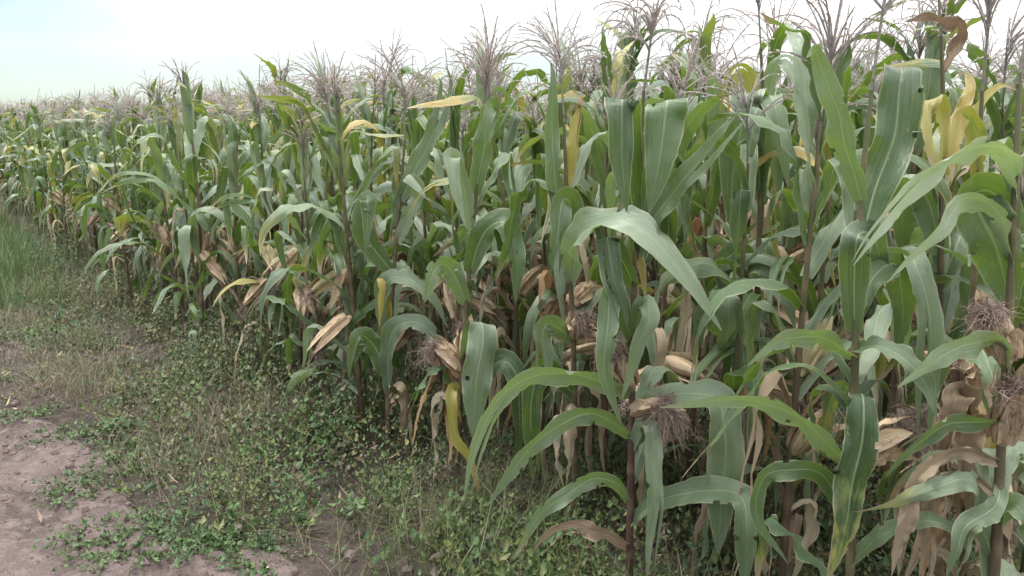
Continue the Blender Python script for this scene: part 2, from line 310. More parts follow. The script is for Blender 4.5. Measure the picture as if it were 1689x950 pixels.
def tassel_geo(rng, base, d, lod, size=1.0, tan=0.0):
    q = LODS[lod]; g = Geo(); n = q['tn']; d = nrm(nrm(np.asarray(d, float)) + rng.normal(size=3) * 0.08); r = rng.random()
    ped = 0.125 * size; tube(g, np.array([base + d * (ped + 0.10 * size) * s for s in (-0.1, 0.5, 1)]), [0.0046, 0.004, 0.003], q['ts'], (tan, 0.4, 0), r)
    nb = rng.integers(14, 22) if lod != 'low' else rng.integers(11, 16); fat = 1.25 if lod == 'hi' else (1.35 if lod == 'mid' else 1.5)
    dr0, sp0 = rng.uniform(-62, 38), rng.uniform(54, 76)
    for i in range(nb + 1):
        mid = i == nb
        Lb = size * (rng.uniform(0.24, 0.34) if mid else rng.uniform(0.15, 0.27)); b0 = base + d * (ped + (0 if mid else rng.uniform(-0.02, 0.10) * size))
        az = rng.uniform(0, 6.28); th0 = R(88) if mid else R(sp0 + rng.uniform(-8, 14)); th1 = R(rng.uniform(40, 88)) if mid else R(np.clip(dr0 + rng.normal() * 32, -88, 60))
        v = np.linspace(0, 1, n); th = th0 + (th1 - th0) * v ** 1.4; D = np.stack([np.cos(th) * np.cos(az), np.cos(th) * np.sin(az), np.sin(th)], -1)
        D = D + (d - np.array([0, 0, 1.0])) * 0.7
        P = b0 + np.r_[np.zeros((1, 3)), np.cumsum(D[1:], 0)] * Lb / (n - 1)
        rad = fat * size * (0.0032 if mid else 0.0024) * np.where(np.arange(n) % 2, 1.15, 0.75) * (1 - 0.45 * v)
        tube(g, P, rad, q['ts'], (tan, 0, 0), rng.random())
        if q['spk']:
            ns = 16 if lod == 'hi' else 9; sp = np.linspace(0.14, 0.97, ns); PI_ = np.stack([np.interp(sp, v, P[:, c]) for c in range(3)], -1); DI = nrm(np.stack([np.interp(sp, v, D[:, c]) for c in range(3)], -1))
            o = nrm(np.cross(DI, rng.normal(size=(ns, 3)))); tip = PI_ + DI * 0.013 * size + o * 0.0065 * size; sd_ = nrm(np.cross(DI, o)) * 0.0021 * fat * size
            mdp = (PI_ + tip) / 2 + o * 0.001
            V = np.stack([PI_, mdp + sd_, tip, mdp - sd_], 1).reshape(-1, 3); A = np.zeros_like(V); A[:, 1] = np.repeat(sp, 4); A[:, 2] = rng.random()
            g.add(V, np.arange(ns * 4).reshape(-1, 4), A, np.array([tan, 0, 0.0]))
    return g
def ear_geo(rng, base, az, tilt, lod, Ln=0.2, rad=0.027, green=0.0, open_=0.5):
    g = Geo(); q = LODS[lod]; n = {'hi': 12, 'mid': 8, 'low': 5}[lod]; v = np.linspace(0, 1, n)
    d = np.array([math.cos(tilt) * math.cos(az), math.cos(tilt) * math.sin(az), math.sin(tilt)]); sag = np.array([0, 0, -0.04])
    P = base + d * (v * Ln)[:, None] + sag * (v ** 2)[:, None]
    prof = rad * np.interp(v, [0, 0.12, 0.35, 0.6, 0.85, 1], [0.35, 0.8, 1, 0.92, 0.55, 0.2]); tube(g, P, prof, q['sk'] + 2, (0, green, 0), rng.random(), 0.09)
    for i in range({'hi': 6, 'mid': 4, 'low': 2}[lod]):
        a = rng.uniform(0, 6.28); s = nrm(np.cross(d, [0.1, 0.2, 1.0])); o = s * math.cos(a) + np.cross(s, d) * math.sin(a); m = max(5, n - 2); w_ = np.linspace(0, 1, m)
        lf = Ln * rng.uniform(0.75, 1.25); op = open_ * rng.uniform(0.1, 1.3)
        Q = base + d * (0.1 * Ln + w_ * lf * (1 - 0.3 * op))[:, None] + o * (prof[1] * 0.9 + rad * 0.35 * np.sin(w_ * 3.1) + op * 0.09 * w_ ** 3)[:, None] + sag * (w_ ** 2 * (1 + op))[:, None]
        ribbon(g, Q, np.repeat(np.cross(d, o)[None], m, 0), rad * 0.85 * profile(m, 0.8, 0.4, 0.05), 5 if lod != 'low' else 3, rng, fold=0.5, wave=0.3, wf=2, dry=0)
        g.T[-1] = np.broadcast_to(np.array([0, green, 0.0]), g.V[-1].shape)
    tip = P[-1]; return g, tip, nrm(P[-1] - P[-3])
def silk_geo(rng, tip, d, lod, size=0.06):
    g = Geo(); ns, n = {'hi': (320, 9), 'mid': (34, 6), 'low': (8, 4)}[lod]; th = {'hi': 0.00055, 'mid': 0.0014, 'low': 0.002}[lod]
    tube(g, tip - d * 0.03 + np.outer(np.linspace(0, 1, 5), d * 0.03 + np.array([0, 0, -0.3]) * size * 0.2 + d * size * 0.35), np.array([0.006, 0.009, 0.010, 0.007, 0.002]), 6, (0, 0, 0), 0.3, 0.15)
    for i in range(ns):
        D = nrm(d + rng.normal(size=3) * 0.5); s = size * rng.uniform(0.35, 0.85); v = np.linspace(0, 1, n)[:, None]
        P = tip - d * 0.02 + D * s * v + rng.normal(size=3) * 0.02 * v ** 2 + np.array([0, 0, -1.2 * s]) * v ** 2 + 0.34 * s * np.sin(v * rng.uniform(4, 9) + rng.uniform(0, 6)) * rng.normal(size=3)
        tube(g, P, th, 3, (0, 0, 0), rng.random())
    return g
def stalk_geo(rng, P, nodes_f, r0, r1, lod, purple=0.6):
    q = LODS[lod]; n = len(P); v = np.linspace(0, 1, n); rad = r0 + (r1 - r0) * v ** 1.3; T = np.zeros((n, 3)); T[:, 0] = np.clip(purple + 0.5 * (0.4 - v), 0, 1)
    for f in nodes_f:
        rad = rad + 0.0028 * np.exp(-((v - f) / 0.008) ** 2) * (1 - 0.4 * f); sh = np.clip((v - f) / 0.05, 0, 1) * (v > f) * (v < f + 0.055); rad = rad + 0.0012 * sh; T[:, 1] = np.maximum(T[:, 1], 0.35 * (np.abs(v - f) < 0.01))
    return tube(Geo(), P, rad, q['sk'], T, rng.random())

def gen_plant(seed, lod, top=1.52, yellow=0.15, scale_leaf=1.0, ears=2, skip_low=0.0, greenup=0.0):
    rng = np.random.default_rng(seed); q = LODS[lod]; parts = []
    la, lm, bow = rng.uniform(0, 6.28), rng.uniform(0.0, 0.11), rng.uniform(-0.05, 0.05); tz = top + rng.uniform(-0.1, 0.1)
    def path(z): z = np.asarray(z, float); f = np.maximum(z, 0) / 1.6; return np.stack([math.cos(la) * (lm * f ** 1.6 + bow * np.sin(f * 3.1)), math.sin(la) * (lm * f ** 1.6 + bow * np.sin(f * 3.1)), z], -1)
    nn = int(rng.integers(16, 20)); zs = np.sort(np.linspace(0.16, tz, nn) + rng.uniform(-0.02, 0.02, nn)); az0 = rng.uniform(0, 6.28)
    ns = {'hi': 60, 'mid': 36, 'low': 7}[lod]; parts.append(('stalk', stalk_geo(rng, path(np.linspace(-0.05, tz + 0.02, ns)), zs / tz if lod != 'low' else [], 0.0125, 0.005, lod, rng.uniform(0.35, 0.95)), M_stalk))
    for i, z in enumerate(zs):
        f = i / (nn - 1)
        if f < 0.3 and rng.random() < skip_low: continue
        az = az0 + math.pi * i + rng.normal() * 0.45
        pd = 0.55 if f < 0.2 else (0.30 if f < 0.45 else (0.15 if f < 0.65 else 0.06)); isdry = rng.random() < pd * (1 - greenup)
        Ln = scale_leaf * np.interp(f, [0, 0.35, 0.65, 1], [0.50, 0.76, 0.74, 0.42]) * rng.uniform(0.82, 1.15); hw = scale_leaf * np.interp(f, [0, 0.4, 0.75, 1], [0.025, 0.035, 0.036, 0.026]) * rng.uniform(0.85, 1.15)
        if rng.random() < 0.55: sb, wb = rng.uniform(0.22, 0.62), rng.uniform(0.025, 0.12); th1 = R(rng.uniform(-88, -68))
        else: sb, wb = rng.uniform(0.4, 0.65), rng.uniform(0.3, 0.55); th1 = R(rng.uniform(-85, -35))
        th0 = R(rng.uniform(38, 82)); yl = 0.0
        if f > 0.8: th1 = R(rng.uniform(-60, 55)); th0 = R(rng.uniform(68, 86)); sb = rng.uniform(0.45, 0.75)
        if rng.random() < yellow * (1.0 if f > 0.8 or f < 0.45 else 0.4): yl = rng.uniform(0.3, 0.8)
        if f > 0.65 and yl == 0 and rng.random() < 0.35: yl = rng.uniform(0.12, 0.38)     # the top leaves turn yellow-green
        kw = dict(dry=0.0, tipdry=rng.uniform(0.2, 1.0), yel=yl, edge=rng.uniform(0.0, 0.5), light=(rng.uniform(0.3, 0.85) if rng.random() < 0.30 else rng.uniform(0.0, 0.16)), fold=rng.uniform(0.2, 0.55), wave=rng.uniform(0.12, 0.5), wf=rng.uniform(3, 7), split=rng.random() < 0.16)
        if isdry: kw.update(dry=rng.uniform(0.75, 1.0), wave=rng.uniform(0.3, 0.7), fold=rng.uniform(0.4, 1.0)); hw *= rng.uniform(0.55, 0.85); th1 = R(rng.uniform(-90, -75)); sb = rng.uniform(0.15, 0.35); wb = 0.14
        parts.append(('leaf', leaf_geo(rng, path(z + 0.03), az, Ln, hw, th0, th1, sb, wb, lod, rng.normal() * 1.1, rng.normal() * 0.9, **kw), M_leaf))
    e = path(tz); d = path(tz) - path(tz - 0.1); parts.append(('tassel', tassel_geo(rng, e, d, lod, rng.uniform(0.9, 1.18), rng.uniform(0, 0.35)), M_tassel))
    for j in range(ears):
        z = zs[int(nn * rng.uniform(0.42, 0.56))] - 0.14 * j; a = az0 + rng.uniform(0, 6.28); tl = R(rng.uniform(35, 75)) if rng.random() < 0.7 else R(rng.uniform(-40, 10)); b = path(z)
        eg, tip, ed = ear_geo(rng, b + np.array([math.cos(a), math.sin(a), 0]) * 0.01, a, tl, lod, rng.uniform(0.19, 0.25), rng.uniform(0.026, 0.034), 0.0 if rng.random() < 0.8 else 0.5, rng.uniform(0.1, 0.9))
        parts.append(('ear', eg, M_husk, [('silk', silk_geo(rng, tip, ed, lod, rng.uniform(0.05, 0.08)), M_silk)]))
    return parts
def build(parts, root):
    for p in parts:
        o = link(p[0], p[1] if isinstance(p[1], bpy.types.Mesh) else mesh_of(p[0], p[1], p[2]), root)
        for c in (p[3] if len(p) > 3 else []): link(c[0], c[1] if isinstance(c[1], bpy.types.Mesh) else mesh_of(c[0], c[1], c[2]), o)
def meshes(parts): return [(p[0], mesh_of(p[0], p[1], p[2]), None, [(c[0], mesh_of(c[0], c[1], c[2]), None) for c in (p[3] if len(p) > 3 else [])]) for p in parts]
def merged(parts, keep):                    # one geometry per material
    d = {}
    for p in parts:
        for c in [p] + list(p[3] if len(p) > 3 else []): d.setdefault(c[2].name, Geo()).join(c[1])
    return d
def empty(name, loc, rz=0.0, s=1.0):
    o = bpy.data.objects.new(name, None); col.objects.link(o); o.location = loc; o.rotation_euler.z = rz; o.scale = (s, s, s); o.empty_display_size = 0.1; return o

# ------------------------------------------------------------------ the nearest plants, leaf by leaf
def hero(label, Y, stalk, leaves=(), ears=(), tassel=True, tsize=1.0, purple=0.7, r0=0.012, r1=0.0045, seed=1, tan=0.1, extra=0, group='maize plants of the front row'):
    rng = np.random.default_rng(seed); S = [at(px, py, Y + dy) for px, py, dy in stalk]
    d = S[0] - S[1]; b = S[0] + d * (S[0][2] / max(-d[2], 1e-3)) * 0.6; b = np.array([b[0], b[1], gz(b[0], b[1]) - 0.03]); root = empty('maize_plant', b)
    tag(root, label, 'maize plant', group)
    P = spline(np.vstack([b] + S), 64) - b; zt = P[-1, 2]
    nf = np.sort(np.r_[np.arange(0.12, 0.95, 0.085) + rng.uniform(-0.01, 0.01, 10)])
    parts = [('stalk', stalk_geo(rng, P, nf, r0, r1, 'hi', purple), M_stalk)]
    for lf in leaves:
        pts, wpx = lf[0], lf[1]; kw = dict(lf[2]) if len(lf) > 2 else {}
        roll = kw.pop('roll', (0.35, 0.35)); pk = kw.pop('pk', 0.35); bs = kw.pop('bs', 0.55); kw.setdefault('split', rng.random() < 0.3); C = np.array([at(x, y, Y + dz) for x, y, dz in pts]) - b; n = 44
        P2 = spline(C, n); q_ = np.linspace(0, 1, n); P2 = P2 + np.stack([np.sin(q_ * rng.uniform(9, 18) + rng.uniform(0, 6)) for _ in range(3)], -1) * (0.0035 * np.sin(q_ * math.pi))[:, None]; tn = nrm(np.gradient(P2, axis=0)); vw = nrm(CAM - b - P2); Sf = nrm(np.cross(tn, vw)); Nf = np.cross(Sf, tn)
        sm = np.einsum('ij,ij->i', Sf[1:], Sf[:-1])
        fl = kw.pop('flat', None)
        if fl is not None: Sf = np.repeat(nrm(np.array([[math.cos(fl), math.sin(fl), rng.uniform(-0.28, 0.28)]])), n, 0); Nf = np.cross(Sf, tn); roll = (0.0, 0.0)
        rr = (np.interp(q_, np.linspace(0, 1, len(roll)), roll) + 0.16 * np.sin(q_ * rng.uniform(5, 11) + rng.uniform(0, 6)))[:, None]; Sv = Sf * np.cos(rr) + Nf * np.sin(rr)
        for i in range(1, n):
            if Sv[i] @ Sv[i - 1] < -0.2: Sv[i:] = -Sv[i:]
        ker = np.ones(5) / 5; Sp = np.pad(Sv, ((2, 2), (0, 0)), 'edge'); Sv = nrm(np.stack([np.convolve(Sp[:, c], ker, 'valid') for c in range(3)], -1))
        kw.setdefault('fold', 0.3); kw.setdefault('wave', 0.3); kw.setdefault('wf', 3.5); kw.setdefault('tipdry', 0.3); kw.setdefault('edge', 0.15); kw.setdefault('light', 0.25)
        parts.append(('leaf', ribbon(Geo(), P2, Sv, 0.5 * wpx * Y / F * 0.93 * profile(n, bs, pk), 9, rng, **kw), M_leaf))
    for i in range(6):                      # the other green leaves of the plant
        z = rng.uniform(0.35, 1.3); k = np.argmin(abs(P[:, 2] - z))
        parts.append(('leaf', leaf_geo(rng, P[k], rng.uniform(0.2, 2.9), rng.uniform(0.35, 0.62), rng.uniform(0.022, 0.036), R(rng.uniform(45, 80)), R(rng.uniform(-88, -40)), rng.uniform(0.25, 0.6), rng.uniform(0.04, 0.4), 'hi', rng.normal(), rng.normal() * 0.8, wave=rng.uniform(0.2, 0.5), wf=5, light=rng.choice([0.05, 0.15, 0.7]), tipdry=rng.uniform(0.3, 1), edge=0.3, split=rng.random() < 0.25), M_leaf))
    for i in range(extra):                  # dried lower leaves hugging the stalk
        z = rng.uniform(0.2, 0.65); k = np.argmin(abs(P[:, 2] - z))
        parts.append(('leaf', leaf_geo(rng, P[k], rng.uniform(0, 6.28), rng.uniform(0.35, 0.6), rng.uniform(0.018, 0.032), R(60), R(-84), rng.uniform(0.15, 0.3), 0.13, 'hi', rng.normal() * 0.8, rng.normal(), dry=rng.uniform(0.7, 1), wave=0.5, fold=0.7, light=0.3), M_leaf))
    if tassel: parts.append(('tassel', tassel_geo(rng, P[-1], P[-1] - P[-6], 'hi', tsize, tan), M_tassel))
    for (px, py, az, tl, Ln, rad, op, sk) in ears:
        k = np.argmin([np.hypot(*(np.array([(p + b)[0] / (p + b)[1] * F + CX - px, 0]))) + abs(p[2] - (at(px, py, Y) - b)[2]) * F / Y for p in P])
        eg, tip, ed = ear_geo(rng, P[k], R(az), R(tl), 'hi', Ln, rad, 0.0, op)
        parts.append(('ear', eg, M_husk, [('silk', silk_geo(rng, tip, ed, 'hi', sk), M_silk)]))
    build(parts, root); return root
G = dict; FLAT, EDGE = (0.1, 0.1), (0.9, 0.5)
hero('tall maize plant in front with a broad upright dark leaf and hanging orange-edged leaf', 1.8,
     [(1402, 940, 0), (1408, 700, 0), (1412, 540, 0), (1420, 330, 0.01), (1440, 130, 0.02)],
     [([(1414, 420, 0), (1440, 330, 0.03), (1474, 220, 0.05), (1486, 135, 0.07), (1488, 118, 0.085), (1484, 118, 0.10), (1470, 150, 0.13), (1450, 230, 0.15)], 80, G(flat=-0.15, tipdry=0.1, light=0.05, pk=0.5, edge=0.05, bs=0.4, split=False)),
      ([(1420, 330, 0), (1398, 250, -0.03), (1374, 160, -0.05), (1345, 85, -0.06), (1330, 95, -0.1)], 50, G(roll=(0.5, 0.3), light=0.45)),
      ([(1412, 590, 0), (1370, 565, -0.05), (1330, 552, -0.08), (1280, 565, -0.1), (1232, 604, -0.12)], 48, G(roll=(1.0, 0.6), light=0.45)),
      ([(1412, 575, 0), (1450, 572, -0.06), (1490, 590, -0.1), (1530, 640, -0.13), (1545, 690, -0.15)], 44, G(roll=(0.9, 0.4), light=0.3)),
      ([(1404, 770, 0), (1370, 738, -0.06), (1320, 694, -0.11), (1265, 664, -0.14), (1180, 662, -0.18), (1090, 672, -0.2)], 46, G(roll=(1.0, 0.55), light=0.55, tipdry=0.5)),
      ([(1410, 700, 0), (1416, 660, -0.05), (1424, 652, -0.09), (1424, 690, -0.12), (1412, 770, -0.13), (1398, 860, -0.14), (1362, 965, -0.15)], 62, G(flat=-0.1, split=False, yel=0.17, bs=0.4, edge=0.5, tipdry=0.6, light=0.0, pk=0.5)),
      ([(1410, 520, 0), (1450, 455, 0.05), (1500, 420, 0.1), (1512, 445, 0.0), (1530, 520, -0.03), (1532, 620, -0.04), (1522, 724, -0.04)], 44, G(roll=(0.5, 0.1), light=0.4, pk=0.6, tipdry=0.15)),
      ([(1414, 520, 0.01), (1445, 450, 0.04), (1480, 440, 0.08), (1488, 520, 0.12), (1478, 590, 0.13)], 62, G(roll=(0.3, 0.1), light=0.1)),
      ([(1410, 545, 0), (1408, 460, -0.02), (1415, 392, -0.04), (1440, 385, 0.02), (1450, 440, 0.07), (1450, 500, 0.1)], 56, G(roll=(0.2, 0.2), light=0.15)),
      ([(1402, 930, 0), (1460, 880, -0.06), (1530, 860, -0.12), (1580, 880, -0.14), (1610, 930, -0.15)], 38, G(roll=(0.8, 0.4), light=0.35)),
      ([(1403, 860, 0), (1360, 790, -0.02), (1310, 772, -0.03), (1262, 785, -0.03), (1248, 850, -0.03), (1300, 930, -0.05)], 40, G(roll=(0.6, 0.3), light=0.1)),
      ([(1406, 640, 0.02), (1385, 640, 0.08), (1360, 690, 0.12), (1340, 770, 0.14)], 36, G(roll=(0.5, 0.3), yel=0.32, tipdry=0.9, edge=0.4))],
     [(1412, 760, 20, 30, 0.19, 0.028, 0.7, 0.085)], tsize=1.15, purple=0.55, seed=11, extra=2)
hero('maize plant with two broad folded dark leaves near its top and bare purple stalk', 2.33,
     [(1038, 945, 0), (1040, 800, 0), (1044, 600, 0), (1048, 380, 0), (1062, 150, 0)],
     [([(1046, 430, 0), (1042, 330, -0.04), (1034, 230, -0.08), (1028, 174, -0.11), (1026, 166, -0.12), (1024, 176, -0.135), (1026, 250, -0.15), (1034, 350, -0.16)], 58, G(flat=0.25, light=0.0, tipdry=0.15, pk=0.62, bs=0.3, split=False)),
      ([(1050, 410, 0), (1070, 300, -0.02), (1090, 215, -0.05), (1097, 170, -0.08), (1098, 163, -0.09), (1098, 174, -0.11), (1092, 250, -0.13), (1070, 352, -0.14)], 72, G(flat=-0.2, light=0.1, tipdry=0.15, pk=0.6, bs=0.3, split=False)),
      ([(1050, 420, 0), (1082, 355, -0.05), (1130, 292, -0.1), (1185, 232, -0.14), (1225, 185, -0.16)], 44, G(roll=(0.4, 0.2), light=0.35)),
      ([(1044, 650, 0), (1000, 634, -0.06), (940, 616, -0.1), (880, 618, -0.13), (820, 655, -0.15), (785, 720, -0.16), (768, 800, -0.16)], 48, G(roll=(0.9, 0.5), light=0.5)),
      ([(1042, 720, 0), (1000, 690, -0.04), (955, 686, -0.08), (900, 715, -0.1), (850, 770, -0.12), (803, 835, -0.13)], 42, G(roll=(0.8, 0.35), light=0.3, tipdry=0.5)),
      ([(1039, 830, 0), (1020, 800, -0.03), (980, 790, -0.06), (935, 812, -0.08), (885, 858, -0.1), (848, 920, -0.11)], 34, G(roll=(0.7, 0.3), light=0.35, tipdry=0.7)),
      ([(1037, 900, 0), (1005, 886, -0.03), (960, 868, -0.06), (918, 878, -0.07), (884, 912, -0.08)], 28, G(roll=(0.6, 0.2), dry=0.85, wave=0.4)),
      ([(1044, 560, 0), (1020, 500, -0.06), (1006, 480, -0.1), (1004, 540, -0.14), (998, 620, -0.15), (1025, 700, -0.14)], 40, G(roll=(0.3, 0.1), light=0.3)),
      ([(1045, 560, 0), (1062, 500, -0.05), (1070, 520, -0.1), (1050, 580, -0.12), (1025, 660, -0.13)], 34, G(roll=(0.5, 0.2), light=0.5)),
      ([(1046, 470, 0), (1020, 420, -0.04), (1000, 390, -0.07), (1010, 450, -0.12), (1030, 540, -0.13)], 46, G(roll=(0.3, 0.1), light=0.1)),
      ([(1042, 700, 0), (1080, 660, -0.05), (1150, 650, -0.1), (1188, 664, -0.13), (1196, 720, -0.16), (1192, 800, -0.16), (1184, 915, -0.16)], 66, G(roll=(0.6, 0.05), light=0.5, edge=0.4, tipdry=0.3, pk=0.6, bs=0.35, split=False)),
      ([(1042, 740, 0), (1060, 700, -0.05), (1074, 712, -0.09), (1080, 800, -0.12), (1078, 870, -0.12), (1072, 960, -0.12)], 34, G(roll=(0.4, 0.05), light=0.8, edge=0.3, tipdry=0.4, split=True)),
      ([(1042, 860, 0), (1100, 820, -0.08), (1180, 810, -0.18), (1222, 822, -0.25), (1230, 880, -0.3), (1228, 975, -0.3)], 52, G(roll=(0.6, 0.1), light=0.4, pk=0.6))],
     [(1044, 640, 200, 70, 0.19, 0.026, 0.3, 0.06), (1045, 690, -50, 40, 0.18, 0.024, 0.4, 0.085)], tsize=0.95, purple=0.95, seed=12, tan=0.2)
hero('maize plant at the right edge whose long pale leaf arches over to the left', 1.62,
     [(1640, 940, 0), (1650, 760, 0), (1662, 560, 0), (1674, 330, 0), (1682, 120, 0.02)],
     [([(1676, 320, 0), (1668, 262, -0.04), (1638, 240, -0.08), (1580, 254, -0.12), (1510, 300, -0.15), (1440, 362, -0.17), (1392, 412, -0.18)], 64, G(roll=(1.15, 0.85), light=1.2, edge=0.4, split=True)),
      ([(1670, 430, 0), (1650, 360, -0.03), (1605, 330, -0.05), (1540, 385, -0.08), (1466, 466, -0.1)], 46, G(roll=(1.0, 0.8), light=1.1, split=True)),
      ([(1674, 380, 0), (1640, 320, 0.04), (1610, 318, 0.03), (1625, 370, 0.02), (1655, 450, 0.02), (1672, 520, 0.02)], 96, G(roll=(0.3, 0.1), light=0.1, pk=0.55)),
      ([(1662, 610, 0), (1645, 562, -0.04), (1600, 568, -0.06), (1545, 590, -0.08), (1480, 640, -0.1)], 56, G(roll=(1.0, 0.6), light=0.7)),
      ([(1655, 720, 0), (1640, 695, -0.03), (1570, 700, -0.03), (1510, 735, -0.02), (1455, 790, 0)], 40, G(roll=(1.0, 0.6), light=0.15)),
      ([(1650, 800, 0), (1640, 840, -0.05), (1612, 850, -0.09), (1585, 900, -0.1), (1570, 960, -0.1)], 44, G(roll=(0.5, 0.2), light=0.35)),
      ([(1648, 860, 0), (1672, 830, -0.03), (1690, 850, -0.06), (1700, 920, -0.06)], 46, G(light=0.3)),
      ([(1652, 700, 0), (1620, 690, 0.03), (1600, 720, 0.05), (1590, 800, 0.06), (1590, 870, 0.06)], 46, G(dry=0.8, yel=0.6, wave=0.6, fold=0.7, roll=(0.3, 0.2))),
      ([(1648, 760, 0), (1580, 740, 0.02), (1530, 770, 0.03), (1500, 830, 0.03), (1470, 950, 0.03)], 44, G(dry=0.75, wave=0.6, fold=0.7, roll=(0.4, 0.2))),
      ([(1645, 820, 0), (1600, 780, 0.06), (1545, 800, 0.08), (1530, 880, 0.08), (1525, 960, 0.08)], 40, G(dry=0.9, wave=0.6, fold=0.8, roll=(0.3, 0.1)))],
     [(1655, 740, 250, 75, 0.2, 0.03, 0.3, 0.05), (1664, 600, 190, 72, 0.18, 0.028, 0.5, 0.05)], purple=0.7, seed=13, r0=0.013, extra=7)
hero('maize plant with a drooping yellow leaf and brown bent top leaf under its tassel', 2.3,
     [(1545, 820, 0), (1550, 600, 0), (1553, 350, 0), (1556, 200, 0), (1552, 60, 0)],
     [([(1555, 290, 0), (1552, 190, -0.02), (1540, 164, -0.05), (1528, 175, -0.08), (1530, 230, -0.1), (1534, 290, -0.1)], 38, G(yel=0.8, tipdry=0.7, flat=0.3, bs=0.7, pk=0.6, edge=0.4)),
      ([(1556, 120, 0), (1580, 70, 0.02), (1588, 48, 0.0), (1570, 36, -0.04), (1530, 28, -0.08), (1490, 36, -0.12)], 24, G(dry=0.95, roll=(0.5, 0.5))),
      ([(1556, 260, 0), (1575, 210, 0.03), (1600, 150, 0.05), (1590, 120, 0.1), (1575, 130, 0.12)], 26, G(dry=0.4, yel=0.8, split=False)),
      ([(1554, 330, 0), (1580, 250, 0.02), (1620, 170, 0.05), (1650, 140, 0.05), (1680, 150, 0.05)], 28, G(yel=0.45, tipdry=0.8, light=0.6, split=False)),
      ([(1552, 420, 0), (1530, 330, 0.05), (1500, 300, 0.08), (1490, 360, 0.12), (1488, 440, 0.14)], 60, G(light=0.25)),
      ([(1550, 480, 0), (1580, 400, 0.04), (1600, 390, 0.06), (1600, 470, 0.1), (1595, 560, 0.1)], 66, G(light=0.2)),
      ([(1548, 640, 0), (1520, 560, 0.05), (1505, 560, 0.08), (1500, 640, 0.1)], 60, G(light=0.1))],
     [(1548, 640, 200, 60, 0.18, 0.026, 0.6, 0.05)], tsize=1.1, purple=0.7, seed=14, extra=4, group='maize plants behind the front row')
hero('withered maize plant hung with straw and orange dead leaves between green plants at right', 1.98,
     [(1590, 940, 0), (1594, 760, 0), (1602, 560, 0), (1612, 330, 0), (1620, 150, 0)],
     [([(1598, 690, 0), (1588, 650, -0.05), (1570, 655, -0.09), (1556, 730, -0.1), (1548, 860, -0.1)], 46, G(dry=0.9, fold=0.8, wave=0.6, roll=(0.3, 0.2))),
      ([(1600, 700, 0), (1618, 660, -0.04), (1634, 690, -0.08), (1632, 790, -0.08), (1626, 870, -0.08)], 50, G(dry=0.55, yel=0.7, fold=0.5, wave=0.5, roll=(0.4, 0.2))),
      ([(1594, 790, 0), (1570, 745, -0.05), (1540, 755, -0.1), (1512, 800, -0.12), (1490, 870, -0.12), (1482, 950, -0.12)], 54, G(dry=0.95, fold=0.6, wave=0.6, roll=(0.4, 0.2))),
      ([(1592, 840, 0), (1575, 800, -0.06), (1548, 800, -0.11), (1530, 860, -0.12), (1520, 960, -0.12)], 46, G(dry=0.9, fold=0.6, wave=0.5)),
      ([(1594, 770, 0), (1606, 745, -0.05), (1612, 790, -0.08), (1606, 900, -0.08)], 34, G(yel=0.8, dry=0.5)),
      ([(1610, 420, 0), (1625, 350, -0.02), (1650, 330, -0.05), (1660, 400, -0.08), (1655, 500, -0.09)], 44, G(light=0.1)),
      ([(1614, 300, 0), (1610, 220, -0.02), (1590, 190, -0.05), (1575, 230, -0.07), (1570, 300, -0.08)], 34, G(yel=0.5, tipdry=0.8))],
     [(1600, 650, 210, 60, 0.2, 0.03, 0.8, 0.05), (1596, 760, 160, 50, 0.2, 0.03, 0.9, 0.06)], tsize=1.0, seed=19, extra=8, group='maize plants behind the front row')
hero('maize plant with a broad dark leaf folded down beside a pale creased one', 2.75,
     [(1240, 820, 0), (1246, 600, 0), (1252, 380, 0), (1258, 180, 0), (1255, 80, 0)],
     [([(1254, 330, 0), (1248, 230, -0.03), (1240, 164, -0.06), (1236, 155, -0.075), (1230, 168, -0.09), (1216, 240, -0.11), (1208, 310, -0.12), (1206, 378, -0.12)], 58, G(flat=0.3, light=0.1, pk=0.6, tipdry=0.1, bs=0.3, split=False)),
      ([(1256, 330, 0), (1262, 220, -0.03), (1268, 160, -0.07), (1280, 180, -0.12), (1290, 240, -0.14), (1300, 310, -0.14)], 38, G(flat=-0.5, light=0.5, pk=0.5, split=False)),
      ([(1258, 200, 0), (1275, 130, 0.0), (1290, 100, -0.05), (1320, 130, -0.1), (1345, 165, -0.12)], 30, G(roll=(0.7, 0.4), light=0.7)),
      ([(1256, 260, 0), (1240, 150, 0.03), (1222, 110, 0.03), (1205, 130, 0.04), (1190, 190, 0.05)], 32, G(yel=0.85, tipdry=0.3)),
      ([(1250, 460, 0), (1225, 425, -0.05), (1205, 418, -0.08), (1192, 440, -0.12), (1190, 500, -0.13)], 52, G(light=0.08)),
      ([(1250, 470, 0), (1230, 440, -0.1), (1262, 445, -0.16), (1295, 490, -0.19), (1312, 545, -0.2)], 44, G(roll=(0.6, 0.3), light=0.5)),
      ([(1248, 560, 0), (1225, 480, -0.06), (1205, 500, -0.1), (1215, 560, -0.13), (1245, 600, -0.14)], 38, G(light=0.3)),
      ([(1245, 620, 0), (1195, 540, -0.04), (1160, 520, -0.06), (1150, 580, -0.08)], 54, G(light=0.35))],
     [(1244, 640, 170, 40, 0.19, 0.027, 0.8, 0.085)], tsize=1.0, seed=15, extra=4, group='maize plants behind the front row')
